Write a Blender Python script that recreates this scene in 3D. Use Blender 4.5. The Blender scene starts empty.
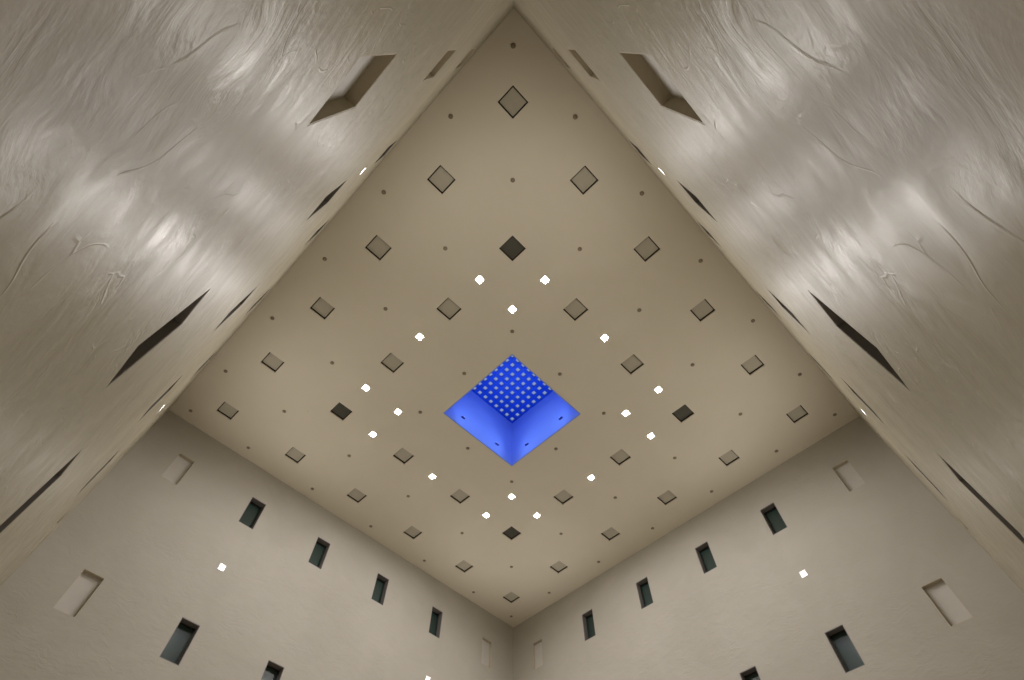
import bpy, bmesh, math
from mathutils import Vector, Matrix

C = bpy.context.scene.collection
ORD = ['first', 'second', 'third', 'fourth', 'fifth', 'sixth', 'seventh']

# ------------------------------------------------------------------ sizes (metres)
EYE = 1.25                      # camera height
CZ = EYE + 10.8765               # ceiling
XN, YN, XP, YP = -6.049, -6.064, 6.116, 6.016     # inner faces of the four walls
T = 0.30                        # wall and ceiling thickness
SKC = .02                       # the shaft stands a hair off the centre
SH = 1.212                       # half width of the skylight shaft
GRID = [-5, -3, -1, 1, 3, 5]
LA = 0.074                      # half width of a ceiling downlight

# ------------------------------------------------------------------ camera numbers
F, PITCH, ROLL, YAW = 539.156, 1.07119, -0.0132, -0.00884
CAM = Vector((-5.6156, -5.6843, EYE))
_r = math.sqrt(.5)


def to_world(v):
    X, Y = v.x, v.y
    c, s = math.cos(-YAW), math.sin(-YAW)
    X, Y = X * c - Y * s, X * s + Y * c
    return Vector(((X + Y) * _r, (Y - X) * _r, v.z))


def camera_axes():
    rt = Vector((1, 0, 0))
    up = Vector((0, -math.sin(PITCH), math.cos(PITCH)))
    fw = Vector((0, math.cos(PITCH), math.sin(PITCH)))
    c, s = math.cos(ROLL), math.sin(ROLL)
    return to_world(c * rt - s * up), to_world(s * rt + c * up), to_world(fw)


AX_R, AX_U, AX_F = camera_axes()


def in_frame(p):
    d = Vector(p) - CAM
    z = d.dot(AX_F)
    if z < 0.05:
        return False
    x, y = 512 + F * d.dot(AX_R) / z, 340 - F * d.dot(AX_U) / z
    return 0 <= x <= 1024 and 0 <= y <= 680


# ------------------------------------------------------------------ materials
def new_mat(name):
    m = bpy.data.materials.new(name)
    m.use_nodes = True
    nt = m.node_tree
    return m, nt, nt.nodes['Principled BSDF']


def N(nt, kind, **kw):
    n = nt.nodes.new(kind)
    for k, v in kw.items():
        if k in n.inputs:
            n.inputs[k].default_value = v
        else:
            setattr(n, k, v)
    return n


def L(nt, a, ao, b, bi):
    nt.links.new(a.outputs[ao], b.inputs[bi])


def simple(name, col, rough=.6, spec=.5, metal=0., speckle=.0):
    m, nt, b = new_mat(name)
    b.inputs['Base Color'].default_value = (*col, 1)
    b.inputs['Roughness'].default_value = rough
    b.inputs['Specular IOR Level'].default_value = spec
    b.inputs['Metallic'].default_value = metal
    if speckle:
        tc = N(nt, 'ShaderNodeTexCoord')
        no = N(nt, 'ShaderNodeTexNoise', Scale=9., Detail=5.)
        L(nt, tc, 'Object', no, 'Vector')
        mx = N(nt, 'ShaderNodeMix', data_type='RGBA')
        L(nt, no, 'Fac', mx, 0)
        mx.inputs[6].default_value = (*[c * (1 - speckle) for c in col], 1)
        mx.inputs[7].default_value = (*[min(1, c * (1 + speckle)) for c in col], 1)
        L(nt, mx, 2, b, 'Base Color')
    return m


def plaster(name, col, col2, rough, spec, streak, bump, fine=.15, big=.6):
    """Trowelled plaster: cloudy tone, drawn-out trowel marks and raised ridges."""
    m, nt, b = new_mat(name)
    tc = N(nt, 'ShaderNodeTexCoord')
    # cloudy pigment
    n1 = N(nt, 'ShaderNodeTexNoise', Scale=big, Detail=8., Roughness=.62, Distortion=.6)
    L(nt, tc, 'Object', n1, 'Vector')
    cr = N(nt, 'ShaderNodeValToRGB')
    cr.color_ramp.elements[0].position = .32
    cr.color_ramp.elements[1].position = .68
    cr.color_ramp.elements[0].color = (*col, 1)
    cr.color_ramp.elements[1].color = (*col2, 1)
    L(nt, n1, 'Fac', cr, 'Fac')
    L(nt, cr, 'Color', b, 'Base Color')
    b.inputs['Specular IOR Level'].default_value = spec
    b.inputs['Roughness'].default_value = rough
    # fine tooth
    nf = N(nt, 'ShaderNodeTexNoise', Scale=38., Detail=4., Roughness=.6)
    L(nt, tc, 'Object', nf, 'Vector')
    b1 = N(nt, 'ShaderNodeBump', Strength=fine, Distance=.01)
    L(nt, nf, 'Fac', b1, 'Height')
    last = b1
    if streak:
        # gentle warp, then trowel passes swept along the wall (local x), a hand's width high
        nw = N(nt, 'ShaderNodeTexNoise', Scale=2.3, Detail=2.)
        L(nt, tc, 'Object', nw, 'Vector')
        wv = N(nt, 'ShaderNodeVectorMath', operation='MULTIPLY_ADD')
        L(nt, nw, 'Color', wv, 0)
        wv.inputs[1].default_value = (.35, .35, .35)
        L(nt, tc, 'Object', wv, 2)
        mp = N(nt, 'ShaderNodeMapping')
        mp.inputs['Rotation'].default_value = (0, 0, .25)
        mp.inputs['Scale'].default_value = (2.6, 4.2, 1.0)
        L(nt, wv, 0, mp, 'Vector')
        ns = N(nt, 'ShaderNodeTexNoise', Scale=1.5, Detail=4., Roughness=.5)
        L(nt, mp, 'Vector', ns, 'Vector')
        # thin raised lines left by the trowel edge, broken up
        ab = N(nt, 'ShaderNodeTexVoronoi', feature='DISTANCE_TO_EDGE', Scale=3.4)
        L(nt, wv, 0, ab, 'Vector')
        mr = N(nt, 'ShaderNodeMapRange')
        mr.inputs['From Min'].default_value = 0
        mr.inputs['From Max'].default_value = .02
        mr.inputs['To Min'].default_value = 1
        mr.inputs['To Max'].default_value = 0.
        L(nt, ab, 'Distance', mr, 'Value')
        nm = N(nt, 'ShaderNodeTexNoise', Scale=3.1, Detail=1.)
        L(nt, tc, 'Object', nm, 'Vector')
        mm = N(nt, 'ShaderNodeMapRange')
        mm.inputs['From Min'].default_value = .5
        mm.inputs['From Max'].default_value = .62
        mm.inputs['To Max'].default_value = .22
        L(nt, nm, 'Fac', mm, 'Value')
        ml = N(nt, 'ShaderNodeMath', operation='MULTIPLY')
        L(nt, mr, 'Result', ml, 0)
        L(nt, mm, 'Result', ml, 1)
        ad = N(nt, 'ShaderNodeMath', operation='ADD')
        L(nt, ns, 'Fac', ad, 0)
        L(nt, ml, 0, ad, 1)
        # fine drag marks of the trowel, long and narrow, stronger in patches
        mp2 = N(nt, 'ShaderNodeMapping')
        mp2.inputs['Rotation'].default_value = (0, 0, -.12)
        mp2.inputs['Scale'].default_value = (7., 19., 1.0)
        L(nt, wv, 0, mp2, 'Vector')
        nd = N(nt, 'ShaderNodeTexNoise', Scale=1.0, Detail=4., Roughness=.6)
        L(nt, mp2, 'Vector', nd, 'Vector')
        np_ = N(nt, 'ShaderNodeTexNoise', Scale=1.6, Detail=2.)
        L(nt, tc, 'Object', np_, 'Vector')
        pm = N(nt, 'ShaderNodeMapRange')
        pm.inputs['From Min'].default_value = .42
        pm.inputs['From Max'].default_value = .66
        pm.inputs['To Min'].default_value = .06
        pm.inputs['To Max'].default_value = 1.
        L(nt, np_, 'Fac', pm, 'Value')
        bd = N(nt, 'ShaderNodeBump', Distance=.0065)
        L(nt, pm, 'Result', bd, 'Strength')
        L(nt, nd, 'Fac', bd, 'Height')
        L(nt, b1, 'Normal', bd, 'Normal')
        b2 = N(nt, 'ShaderNodeBump', Strength=bump, Distance=streak)
        L(nt, ad, 0, b2, 'Height')
        L(nt, bd, 'Normal', b2, 'Normal')
        last = b2
        # burnished patches
        rr = N(nt, 'ShaderNodeMapRange')
        rr.inputs['From Min'].default_value = .3
        rr.inputs['From Max'].default_value = .7
        rr.inputs['To Min'].default_value = rough - .06
        rr.inputs['To Max'].default_value = rough + .10
        L(nt, ns, 'Fac', rr, 'Value')
        L(nt, rr, 'Result', b, 'Roughness')
    L(nt, last, 'Normal', b, 'Normal')
    return m


def emission(name, col, strength):
    m, nt, b = new_mat(name)
    b.inputs['Base Color'].default_value = (*col, 1)
    b.inputs['Emission Color'].default_value = (*col, 1)
    b.inputs['Emission Strength'].default_value = strength
    return m


M = {}
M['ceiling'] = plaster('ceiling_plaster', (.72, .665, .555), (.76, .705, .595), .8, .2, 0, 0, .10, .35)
M['wall'] = plaster('burnished_plaster_shaded', (.315, .28, .20), (.395, .355, .268), .37, .11, .012, .5, .05, .9)  # same plaster as the far walls, dimmer light put into its colour
M['wall_far'] = plaster('soft_plaster_lit', (.405, .375, .318), (.455, .425, .368), .6, .3, .02, .3, .08, .6)  # paler copy of the near-wall plaster, brighter light put into its colour
M['niche'] = simple('niche_plaster', (.50, .445, .345), .7, .3, speckle=.06)
M['niche_back'] = simple('pale_niche_panel', (.53, .50, .455), .6, .3, speckle=.05)
M['floor'] = simple('stone_floor', (.64, .57, .46), .5, .4, speckle=.1)
M['liner'] = simple('dark_grey_lining', (.20, .185, .175), .5, .4)
M['frame'] = simple('dark_bronze_frame', (.03, .028, .025), .4, .5)
M['pane'] = simple('green_dark_glass', (.030, .052, .044), .22, .4)
M['plate'] = simple('pale_plate', (.50, .465, .38), .7, .3, speckle=.06)
M['plate_dark'] = simple('dark_grille', (.125, .122, .098), .6, .3)
M['tray'] = simple('dark_brown_tray', (.045, .034, .022), .7, .2)
M['fitting'] = simple('brown_metal', (.25, .20, .135), .5, .4)
M['fitting_core'] = simple('brown_metal_core', (.30, .25, .18), .4, .5)
M['white'] = simple('white_enamel', (.75, .73, .70), .5, .4)
M['pin'] = simple('white_pin', (.9, .88, .84), .4, .5)
M['bulb'] = emission('downlight_lamp', (1, .97, .94), 250)
M['wbulb'] = emission('wall_lamp', (1, .95, .98), 14)
M['blue'] = simple('blue_paint', (.25, .37, .88), .6, .25, speckle=.04)
M['grille'] = simple('blue_grille_paint', (.012, .10, .70), .5, .3)
M['lamp_dark'] = simple('lamp_body_blue', (.04, .06, .30), .5, .4)
M['blue_lens'] = emission('blue_lamp_lens', (.3, .4, 1), 3)


def glazing():
    m, nt, b = new_mat('frosted_skylight_glass')
    out = nt.nodes['Material Output']
    tr = N(nt, 'ShaderNodeBsdfTransparent')
    tr.inputs['Color'].default_value = (.82, .88, .95, 1)
    gl = N(nt, 'ShaderNodeBsdfGlossy', Roughness=.08)
    fr = N(nt, 'ShaderNodeFresnel', IOR=1.45)
    mx = N(nt, 'ShaderNodeMixShader')
    L(nt, fr, 'Fac', mx, 0)
    L(nt, tr, 0, mx, 1)
    L(nt, gl, 0, mx, 2)
    L(nt, mx, 0, out, 'Surface')
    nt.nodes.remove(b)
    return m


M['glass'] = glazing()


# ------------------------------------------------------------------ mesh helpers
def link(name, bm, m, parent=None, matrix=None):
    bmesh.ops.recalc_face_normals(bm, faces=bm.faces)
    me = bpy.data.meshes.new(name)
    bm.to_mesh(me)
    bm.free()
    me.materials.append(m)
    o = bpy.data.objects.new(name, me)
    C.objects.link(o)
    if parent:
        o.parent = parent
    elif matrix:
        o.matrix_world = matrix
    return o


def box(bm, x0, x1, y0, y1, z0, z1):
    v = [bm.verts.new(p) for p in ((x0, y0, z0), (x1, y0, z0), (x1, y1, z0), (x0, y1, z0),
                                   (x0, y0, z1), (x1, y0, z1), (x1, y1, z1), (x0, y1, z1))]
    for f in ((0, 1, 2, 3), (4, 5, 6, 7), (0, 1, 5, 4), (1, 2, 6, 5), (2, 3, 7, 6), (3, 0, 4, 7)):
        bm.faces.new([v[i] for i in f])


def ring(bm, hx, hy, t, z0, z1):
    """rectangular sleeve: outer half sizes hx, hy, wall t, from z0 to z1, as one closed shell"""
    def loop(a, b, z):
        return [bm.verts.new(p) for p in ((-a, -b, z), (a, -b, z), (a, b, z), (-a, b, z))]
    o0, o1 = loop(hx, hy, z0), loop(hx, hy, z1)
    i0, i1 = loop(hx - t, hy - t, z0), loop(hx - t, hy - t, z1)
    for k in range(4):
        j = (k + 1) % 4
        bm.faces.new((o0[k], o0[j], o1[j], o1[k]))
        bm.faces.new((i0[k], i1[k], i1[j], i0[j]))
        bm.faces.new((o0[k], i0[k], i0[j], o0[j]))
        bm.faces.new((o1[k], o1[j], i1[j], i1[k]))


def lathe(bm, prof, seg=20, cap0=True, cap1=True, mat=None):
    rows = []
    for r, z in prof:
        row = []
        for k in range(seg):
            a = 2 * math.pi * k / seg
            p = Vector((r * math.cos(a), r * math.sin(a), z))
            row.append(bm.verts.new(mat @ p if mat else p))
        rows.append(row)
    for a, b in zip(rows, rows[1:]):
        for k in range(seg):
            j = (k + 1) % seg
            bm.faces.new((a[k], a[j], b[j], b[k]))
    if cap0:
        bm.faces.new(rows[0])
    if cap1:
        bm.faces.new(rows[-1])


def slab(bm, u0, u1, v0, v1, t, holes):
    """flat slab in local u, v with rectangular holes; face at w=0, back at w=t"""
    us = sorted({u0, u1, *[h[0] for h in holes], *[h[1] for h in holes]})
    vs = sorted({v0, v1, *[h[2] for h in holes], *[h[3] for h in holes]})
    nu, nv = len(us) - 1, len(vs) - 1
    solid = [[not any(h[0] < (us[i] + us[i + 1]) / 2 < h[1] and h[2] < (vs[j] + vs[j + 1]) / 2 < h[3] for h in holes)
              for j in range(nv)] for i in range(nu)]
    cache = {}

    def V(i, j, w):
        k = (i, j, w)
        if k not in cache:
            cache[k] = bm.verts.new((us[i], vs[j], t if w else 0))
        return cache[k]

    def S(i, j):
        return 0 <= i < nu and 0 <= j < nv and solid[i][j]
    for i in range(nu):
        for j in range(nv):
            if not solid[i][j]:
                continue
            bm.faces.new((V(i, j, 0), V(i + 1, j, 0), V(i + 1, j + 1, 0), V(i, j + 1, 0)))
            bm.faces.new((V(i, j, 1), V(i, j + 1, 1), V(i + 1, j + 1, 1), V(i + 1, j, 1)))
            for (di, dj, a, b) in ((-1, 0, (i, j), (i, j + 1)), (1, 0, (i + 1, j), (i + 1, j + 1)),
                                   (0, -1, (i, j), (i + 1, j)), (0, 1, (i, j + 1), (i + 1, j + 1))):
                if not S(i + di, j + dj):
                    bm.faces.new((V(*a, 0), V(*b, 0), V(*b, 1), V(*a, 1)))


def frame_matrix(origin, u, v, w):
    m = Matrix.Identity(4)
    for c, a in enumerate((u, v, w)):
        for r_ in range(3):
            m[r_][c] = a[r_]
    for r_ in range(3):
        m[r_][3] = origin[r_]
    return m


def structure(o, label=None):
    o['kind'] = 'structure'
    if label:
        o['label'] = label
    return o


def empty(name, matrix, label, cat, group=None):
    o = bpy.data.objects.new(name, None)
    o.empty_display_size = .2
    C.objects.link(o)
    o.matrix_world = matrix
    tag(o, label, cat, group)
    return o


def tag(o, label, cat, group=None):
    o['label'] = label
    o['category'] = cat
    if group:
        o['group'] = group


def copy_tree(root, matrix, label, group=None):
    r = root.copy()
    C.objects.link(r)
    r.matrix_world = matrix
    r['label'] = label
    if group:
        r['group'] = group
    for ch in root.children:
        c = ch.copy()
        C.objects.link(c)
        c.parent = r
    return r


# ------------------------------------------------------------------ room: walls, with u = along, v = up, w = outward
# (name, phrase, origin at u=0 z=0, u dir, outward dir, u range, plaster key, niche depth)
WALLS = [
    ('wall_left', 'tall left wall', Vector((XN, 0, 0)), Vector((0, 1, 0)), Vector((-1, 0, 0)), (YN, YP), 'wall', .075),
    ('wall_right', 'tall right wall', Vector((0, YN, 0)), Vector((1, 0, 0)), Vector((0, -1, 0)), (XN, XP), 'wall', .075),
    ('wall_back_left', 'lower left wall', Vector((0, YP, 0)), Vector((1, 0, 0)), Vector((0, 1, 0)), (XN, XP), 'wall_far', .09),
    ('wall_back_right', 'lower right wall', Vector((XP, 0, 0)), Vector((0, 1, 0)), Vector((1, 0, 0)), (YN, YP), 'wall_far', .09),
]
ROWZ = [EYE + 9.586, EYE + 6.329, EYE + 2.97]
ROWN = ['top row', 'second row', 'third row']
HW, HH = .199, .40              # half size of a wall opening
WALL_W = 78
LW, LZ = .065, EYE + 8.0       # wall light half size and height

MU = {}


def mesh_window():
    parts = []
    bm = bmesh.new(); ring(bm, HW - .0005, HH - .0005, .012, .003, .20); parts.append(('lining', bm, M['liner']))
    bm = bmesh.new(); ring(bm, HW - .013, HH - .013, .018, .155, .185); parts.append(('frame', bm, M['frame']))
    bm = bmesh.new(); box(bm, -HW + .014, HW - .014, -HH + .014, HH - .014, .188, .198); parts.append(('pane', bm, M['pane']))
    return parts


def mesh_niche(d):
    parts = []
    bm = bmesh.new(); ring(bm, HW - .0005, HH - .0005, .010, .0015, d + .03); parts.append(('lining', bm, M['niche']))
    bm = bmesh.new(); box(bm, -HW + .011, HW - .011, -HH + .011, HH - .011, d, d + .02); parts.append(('back_panel', bm, M['niche_back']))
    return parts


def mesh_wall_light():
    parts = []
    bm = bmesh.new(); ring(bm, LW + .012, LW + .012, .016, -.006, 0); parts.append(('trim', bm, M['white']))
    bm = bmesh.new()
    ring(bm, LW - .001, LW - .001, .006, .002, .10)
    box(bm, -LW + .008, LW - .008, -LW + .008, LW - .008, .09, .098)
    parts.append(('housing', bm, M['white']))
    bm = bmesh.new()
    lathe(bm, [(.012, .088), (.034, .075), (.042, .058), (.036, .042), (.016, .034)], 20)
    for v in bm.verts:
        v.co.y -= .012
    parts.append(('lamp', bm, M['wbulb']))
    return parts


def build(proto_key, parts_fn, name, mat4, label, cat, group):
    if proto_key in MU:
        o = copy_tree(MU[proto_key], mat4, label, group)
        o.name = name
        return o
    r = empty(name, mat4, label, cat, group)
    for n, bm, m in parts_fn():
        link(n, bm, m, r)
    MU[proto_key] = r
    return r


wn = 0
FROM = {'wall_left': 'top', 'wall_right': 'top', 'wall_back_left': 'left', 'wall_back_right': 'left'}
for name, phrase, org, u, w, (ua, ub), matk, nd in WALLS:
    v = Vector((0, 0, 1))
    near = name in ('wall_left', 'wall_right')
    holes = []
    rev = name == 'wall_back_right'        # on that wall the photo's left end is the +u end
    for rz, rn in zip(ROWZ, ROWN):
        vis = []
        for c in GRID:
            pts = [org + u * (c + a * HW) + v * (rz + b * HH) for a in (-1, 0, 1) for b in (-1, 0, 1)]
            if any(in_frame(p) for p in pts):
                vis.append(c)
        for c in vis:
            holes.append((c - HW, c + HW, rz - HH, rz + HH))
            mat4 = frame_matrix(org + u * c + v * rz, u, v, w)
            order = sorted(GRID, reverse=rev)
            if abs(c) == 5:
                end = {True: 'topmost', False: 'lowest'}[c == -5] if near else \
                      {True: 'leftmost', False: 'rightmost'}[(c == -5) != rev]
                lab = f'pale shallow blind niche, {end} opening in the {rn} of the {phrase}'
                build(('niche', nd), lambda: mesh_niche(nd), 'wall_niche', mat4, lab, 'niche', f'pale niches in the {phrase}')
            else:
                inner = [q for q in order if abs(q) < 5]
                lab = f'dark glazed window, {ORD[inner.index(c)]} from the {FROM[name]} in the {rn} of the {phrase}'
                wn += 1
                o = build('window', mesh_window, f'window_{wn}', mat4, lab, 'window', f'dark windows in the {phrase}')
                o['kind'] = 'structure'
    for c in (-3, 3):
        p = org + u * c + v * LZ
        if rev and c == 3:
            p = p - v * .06
        elif not in_frame(p):
            continue
        holes.append((c - LW, c + LW, p.z - LW, p.z + LW))
        mat4 = frame_matrix(p, u, v, w)
        if near:
            end = 'nearer the top corner' if c < 0 else 'nearer the far end'
        else:
            end = 'on its outer half' if (c < 0) else 'by the bottom picture edge'
        lab = f'small lit square light set in the {phrase}, {end}'
        o = build('wlight', mesh_wall_light, 'wall_light', mat4, lab, 'light', 'lit square lights set in the walls')
        li = bpy.data.lights.new('wall_light_beam', 'SPOT')
        li.energy = WALL_W
        li.color = (1, .95, .89)
        li.spot_size = math.radians(160)
        li.spot_blend = 1
        li.shadow_soft_size = .04
        lo = bpy.data.objects.new('wall_light_beam', li)
        C.objects.link(lo)
        lo.location = p - w * .02
        lo.rotation_euler = (-w * .94 + v * .34).to_track_quat('-Z', 'Y').to_euler()
    bm = bmesh.new()
    slab(bm, ua - (T if not near else 0), ub + (T if not near else 0), 0, CZ, T, holes)
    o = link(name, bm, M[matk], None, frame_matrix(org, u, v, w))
    structure(o, f'{phrase} of smooth beige plaster with rows of small openings')

bm = bmesh.new()
box(bm, XN - T, XP + T, YN - T, YP + T, -.2, 0)
structure(link('floor', bm, M['floor']), 'beige stone floor of the tall hall')

# ------------------------------------------------------------------ ceiling
HP = .203
panels = [(x, y) for x in GRID for y in GRID if not (abs(x) == 1 and abs(y) == 1)]
LAMPS = [(x, y) for x in (-3, -2, 0, 2, 3) for y in (-3, -2, 0, 2, 3)
         if (abs(x), abs(y)) in ((2, 2), (3, 0), (0, 3), (3, 2), (2, 3))]
holes = [(x - HP, x + HP, y - HP, y + HP) for x, y in panels]
holes += [(x - LA, x + LA, y - LA, y + LA) for x, y in LAMPS]
holes += [(SKC - SH, SKC + SH, SKC - SH, SKC + SH)]
bm = bmesh.new()
slab(bm, XN - T, XP + T, YN - T, YP + T, T, holes)
o = link('ceiling', bm, M['ceiling'], None, Matrix.Translation((0, 0, CZ)))
structure(o, 'flat square beige ceiling with a blue skylight at its centre')


def mesh_panel(dark):
    parts = []
    bm = bmesh.new()
    ring(bm, HP - .001, HP - .001, .006, .028, .13)
    box(bm, -HP + .008, HP - .008, -HP + .008, HP - .008, .118, .128)
    parts.append(('frame', bm, M['tray']))
    h = HP - .024
    bm = bmesh.new()
    if dark:
        box(bm, -h, h, -h, h, .060, .072)
        ring(bm, h, h, .016, .048, .0595)
        n = 14
        for k in range(n):
            y = -h + .02 + (2 * h - .04) * (k + .5) / n
            box(bm, -h + .017, h - .017, y - .006, y + .006, .050, .0595)
        parts.append(('grille', bm, M['plate_dark']))
    else:
        box(bm, -h, h, -h, h, .048, .066)
        bmesh.ops.bevel(bm, geom=list(bm.edges), offset=.004, segments=2, affect='EDGES')
        parts.append(('plate', bm, M['plate']))
    return parts


for x, y in panels:
    dark = abs(x) == 3 and abs(y) == 3
    i = GRID.index(x)
    col = [q for q in GRID if (x, q) in panels]
    j = col.index(y)
    mat4 = Matrix.Translation((x, y, CZ))
    if dark:
        where = {(-3, -3): 'above', (3, 3): 'below', (-3, 3): 'left of', (3, -3): 'right of'}[(x, y)]
        lab = f'dark grey square recessed ceiling panel, {where} the blue skylight'
        build('pdark', lambda: mesh_panel(True), 'ceiling_panel', mat4, lab, 'ceiling panel', 'dark ceiling panels around the skylight')
    else:
        pos = ORD[j] + ' from the top' if j < len(col) - 1 else 'last at the lower end'
        lab = f'pale square recessed ceiling panel, {ORD[i]} row from the left wall, {pos}'
        build('ppale', lambda: mesh_panel(False), 'ceiling_panel', mat4, lab, 'ceiling panel', 'pale recessed ceiling panels')

# small round fittings between the panels
ring7 = [-5.65, -4, -2, 0, 2, 4, 5.65]


def mesh_fitting():
    bm = bmesh.new()
    lathe(bm, [(.046, 0), (.046, -.006), (.036, -.013), (.022, -.016)], 20, False, True)
    b2 = bmesh.new()
    lathe(b2, [(.016, -.016), (.016, -.03), (.006, -.034)], 12, True, True)
    return [('rosette', bm, M['fitting']), ('tip', b2, M['fitting_core'])]


for i, gx in enumerate(ring7):
    col = [g for g in ring7 if not (gx == 0 and g == 0)]
    for j, gy in enumerate(col):
        x, y = gx, gy
        if abs(gx) <= 2 and abs(gy) <= 2:
            x, y = gx * .805, gy * .805
        pos = ORD[j] + ' from the top' if j < len(col) - 1 else 'last at the lower end'
        lab = f'tiny round dark ceiling fitting, {ORD[i]} row from the left wall, {pos}'
        build('fit', mesh_fitting, 'ceiling_fitting', Matrix.Translation((x, y, CZ)), lab, 'ceiling fitting', 'round dark ceiling fittings')

for x, y, s in ((-3.58, 3.61, 'left'), (3.64, -3.57, 'right')):
    bm = bmesh.new()
    lathe(bm, [(.02, 0), (.02, -.012), (.012, -.02)], 12)
    o = link('ceiling_pin', bm, M['pin'], None, Matrix.Translation((x, y, CZ)))
    tag(o, f'tiny white dot on the ceiling beside the dark panel {s} of the skylight', 'ceiling fitting', 'tiny white ceiling dots')


# ------------------------------------------------------------------ downlights
def mesh_downlight(tx, ty):
    parts = []
    bm = bmesh.new(); ring(bm, LA + .008, LA + .008, .012, -.004, 0); parts.append(('trim', bm, M['white']))
    bm = bmesh.new()
    ring(bm, LA - .001, LA - .001, .005, .002, .11)
    box(bm, -LA + .007, LA - .007, -LA + .007, LA - .007, .10, .108)
    parts.append(('housing', bm, M['white']))
    bm = bmesh.new()
    rot = Matrix.Translation((0, 0, .055)) @ Matrix.Rotation(ty, 4, 'X') @ Matrix.Rotation(tx, 4, 'Y')
    lathe(bm, [(.022, .036), (.040, .012), (.052, -.014), (.046, -.018), (.024, -.022)], 24, mat=rot)
    parts.append(('lamp', bm, M['bulb']))
    return parts


TILT = math.radians(14)
LBL = {
    (-2, -2): 'brightest ceiling downlight, directly above the top corner of the blue skylight',
    (2, 2): 'bright ceiling downlight directly below the bottom corner of the blue skylight',
    (-2, 2): 'bright ceiling downlight straight left of the blue skylight',
    (2, -2): 'bright ceiling downlight straight right of the blue skylight',
    (-3, -2): 'bright ceiling downlight left and below the upper dark panel',
    (-2, -3): 'bright ceiling downlight right and below the upper dark panel',
    (-3, 0): 'bright ceiling downlight, middle of the three facing the tall left wall',
    (0, -3): 'bright ceiling downlight, middle of the three facing the tall right wall',
    (-3, 2): 'bright ceiling downlight just above the left dark panel',
    (3, -2): 'small dim square ceiling downlight just below the right dark panel',
    (2, -3): 'bright ceiling downlight just above the right dark panel',
    (-2, 3): 'small dim square ceiling downlight just below the left dark panel',
    (0, 3): 'small dim square ceiling downlight, middle of three facing the lower left wall',
    (3, 0): 'small dim square ceiling downlight, middle of three facing the lower right wall',
    (2, 3): 'small dim square ceiling downlight just left of the lower dark panel',
    (3, 2): 'small dim square ceiling downlight just right of the lower dark panel',
}
for x, y in LAMPS:
    dx = (1 if x > 0 else -1) if abs(x) == 3 else 0
    dy = (1 if y > 0 else -1) if abs(y) == 3 else 0
    # aim direction (sin t toward the nearest wall, down)
    o = build(('dl', dx, dy), lambda: mesh_downlight(-dx * TILT, dy * TILT), 'ceiling_downlight', Matrix.Translation((x, y, CZ)),
              LBL[(x, y)], 'ceiling light', 'square downlights around the skylight')
    li = bpy.data.lights.new('downlight_beam', 'SPOT')
    li.energy = 110
    li.color = (1, .96, .925)
    li.spot_size = math.radians(167)
    li.spot_blend = .6
    li.shadow_soft_size = .045
    lo = bpy.data.objects.new('downlight_beam', li)
    C.objects.link(lo)
    aim = Vector((dx * math.sin(TILT), dy * math.sin(TILT), -math.cos(TILT)))
    lo.rotation_euler = aim.to_track_quat('-Z', 'Y').to_euler()
    lo.location = (x, y, CZ - .03)

# ------------------------------------------------------------------ skylight: blue shaft, grille and glass
ST = CZ + 1.79                   # underside of the grille
sky = empty('skylight', Matrix.Translation((SKC, SKC, CZ)), 'deep blue square skylight shaft with a gridded top in the ceiling centre', 'skylight')
zt = ST - CZ
for k in range(4):
    bm = bmesh.new()
    a = SH - .004
    box(bm, -a + (.02 if k % 2 else 0), a - (.02 if k % 2 else 0), a - .02, a, .001, zt + .10)
    rot = Matrix.Rotation(k * math.pi / 2, 4, 'Z')
    bmesh.ops.transform(bm, matrix=rot, verts=bm.verts)
    link('shaft_wall', bm, M['blue'], sky)
bm = bmesh.new()
n = 11
pit = 2 * (SH - .024) / n
hw = .046
cells = [-SH + .024 + pit * k for k in range(n + 1)]
hl = []
for i in range(n):
    for j in range(n):
        hl.append((cells[i] + hw, cells[i + 1] - hw, cells[j] + hw, cells[j + 1] - hw))
slab(bm, -SH + .0245, SH - .0245, -SH + .0245, SH - .0245, .07, hl)
for v_ in bm.verts:
    v_.co.z += zt
link('grille', bm, M['grille'], sky)
bm = bmesh.new()
box(bm, -SH + .025, SH - .025, -SH + .025, SH - .025, zt + .075, zt + .095)
link('glass', bm, M['glass'], sky)


def mesh_shaft_lamp():
    bm = bmesh.new()
    box(bm, -.055, .055, -.02, .02, .0, .05)
    bmesh.ops.bevel(bm, geom=list(bm.edges), offset=.008, segments=2, affect='EDGES')
    b2 = bmesh.new()
    box(b2, -.045, .045, .0205, .026, .008, .044)
    return [('body', bm, M['lamp_dark']), ('lens', b2, M['blue_lens'])]


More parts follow.
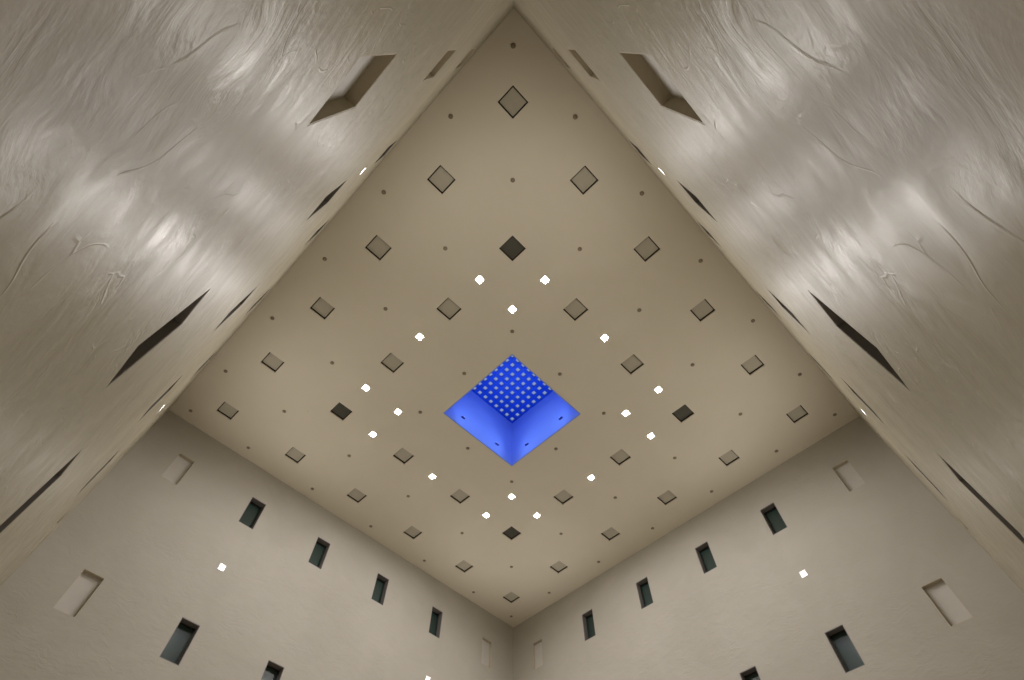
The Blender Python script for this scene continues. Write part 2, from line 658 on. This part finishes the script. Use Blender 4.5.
SIDE = {0: 'lower left', 1: 'upper left', 2: 'upper right', 3: 'lower right'}
for k in range(4):
    rot = Matrix.Rotation(k * math.pi / 2, 4, 'Z')
    for s in (-.61, .61):
        # local: x along the wall, y up, z into the shaft; sits on the wall face
        base = rot @ frame_matrix(Vector((s, SH - .0245, 0)), Vector((-1, 0, 0)), Vector((0, 0, 1)), Vector((0, -1, 0)))
        mat4 = Matrix.Translation((SKC, SKC, CZ + .35)) @ base
        if k in (0, 3):
            outer = (s < 0) if k == 0 else (s > 0)
            lab = f'tiny dark lamp on the {SIDE[k]} blue shaft face, ' + ('outer one' if outer else 'one by the lowest corner')
            build('shaft', mesh_shaft_lamp, 'shaft_lamp', mat4, lab, 'light', 'lamps on the blue shaft walls')
        li = bpy.data.lights.new('shaft_lamp_glow', 'SPOT')
        li.energy = 20
        li.color = (.42, .62, 1)
        li.spot_size = math.radians(160)
        li.spot_blend = 1
        li.shadow_soft_size = .04
        lo = bpy.data.objects.new('shaft_lamp_glow', li)
        C.objects.link(lo)
        aim = (rot @ Vector((0, -1, 0))) * .99 + Vector((0, 0, .12))
        lo.rotation_euler = aim.to_track_quat('-Z', 'Y').to_euler()
        lo.location = (Matrix.Translation((SKC, SKC, CZ + .24)) @ rot) @ Vector((s, SH - .10, 0))

# ------------------------------------------------------------------ sky, camera, view
w_ = bpy.data.worlds.new('sky')
bpy.context.scene.world = w_
w_.use_nodes = True
bg = w_.node_tree.nodes['Background']
bg.inputs['Color'].default_value = (.42, .50, .78, 1)
bg.inputs['Strength'].default_value = .85

cd = bpy.data.cameras.new('camera')
cd.sensor_fit = 'HORIZONTAL'
cd.sensor_width = 36
cd.lens = F * 36 / 1024
cd.clip_start = .02
cam = bpy.data.objects.new('camera', cd)
C.objects.link(cam)
cam.matrix_world = frame_matrix(CAM, AX_R, AX_U, -AX_F)
sc = bpy.context.scene
sc.camera = cam
sc.view_settings.view_transform = 'Standard'
sc.view_settings.look = 'None'
sc.view_settings.gamma = 1
sc.view_settings.use_curve_mapping = False
sc.view_settings.exposure = 0
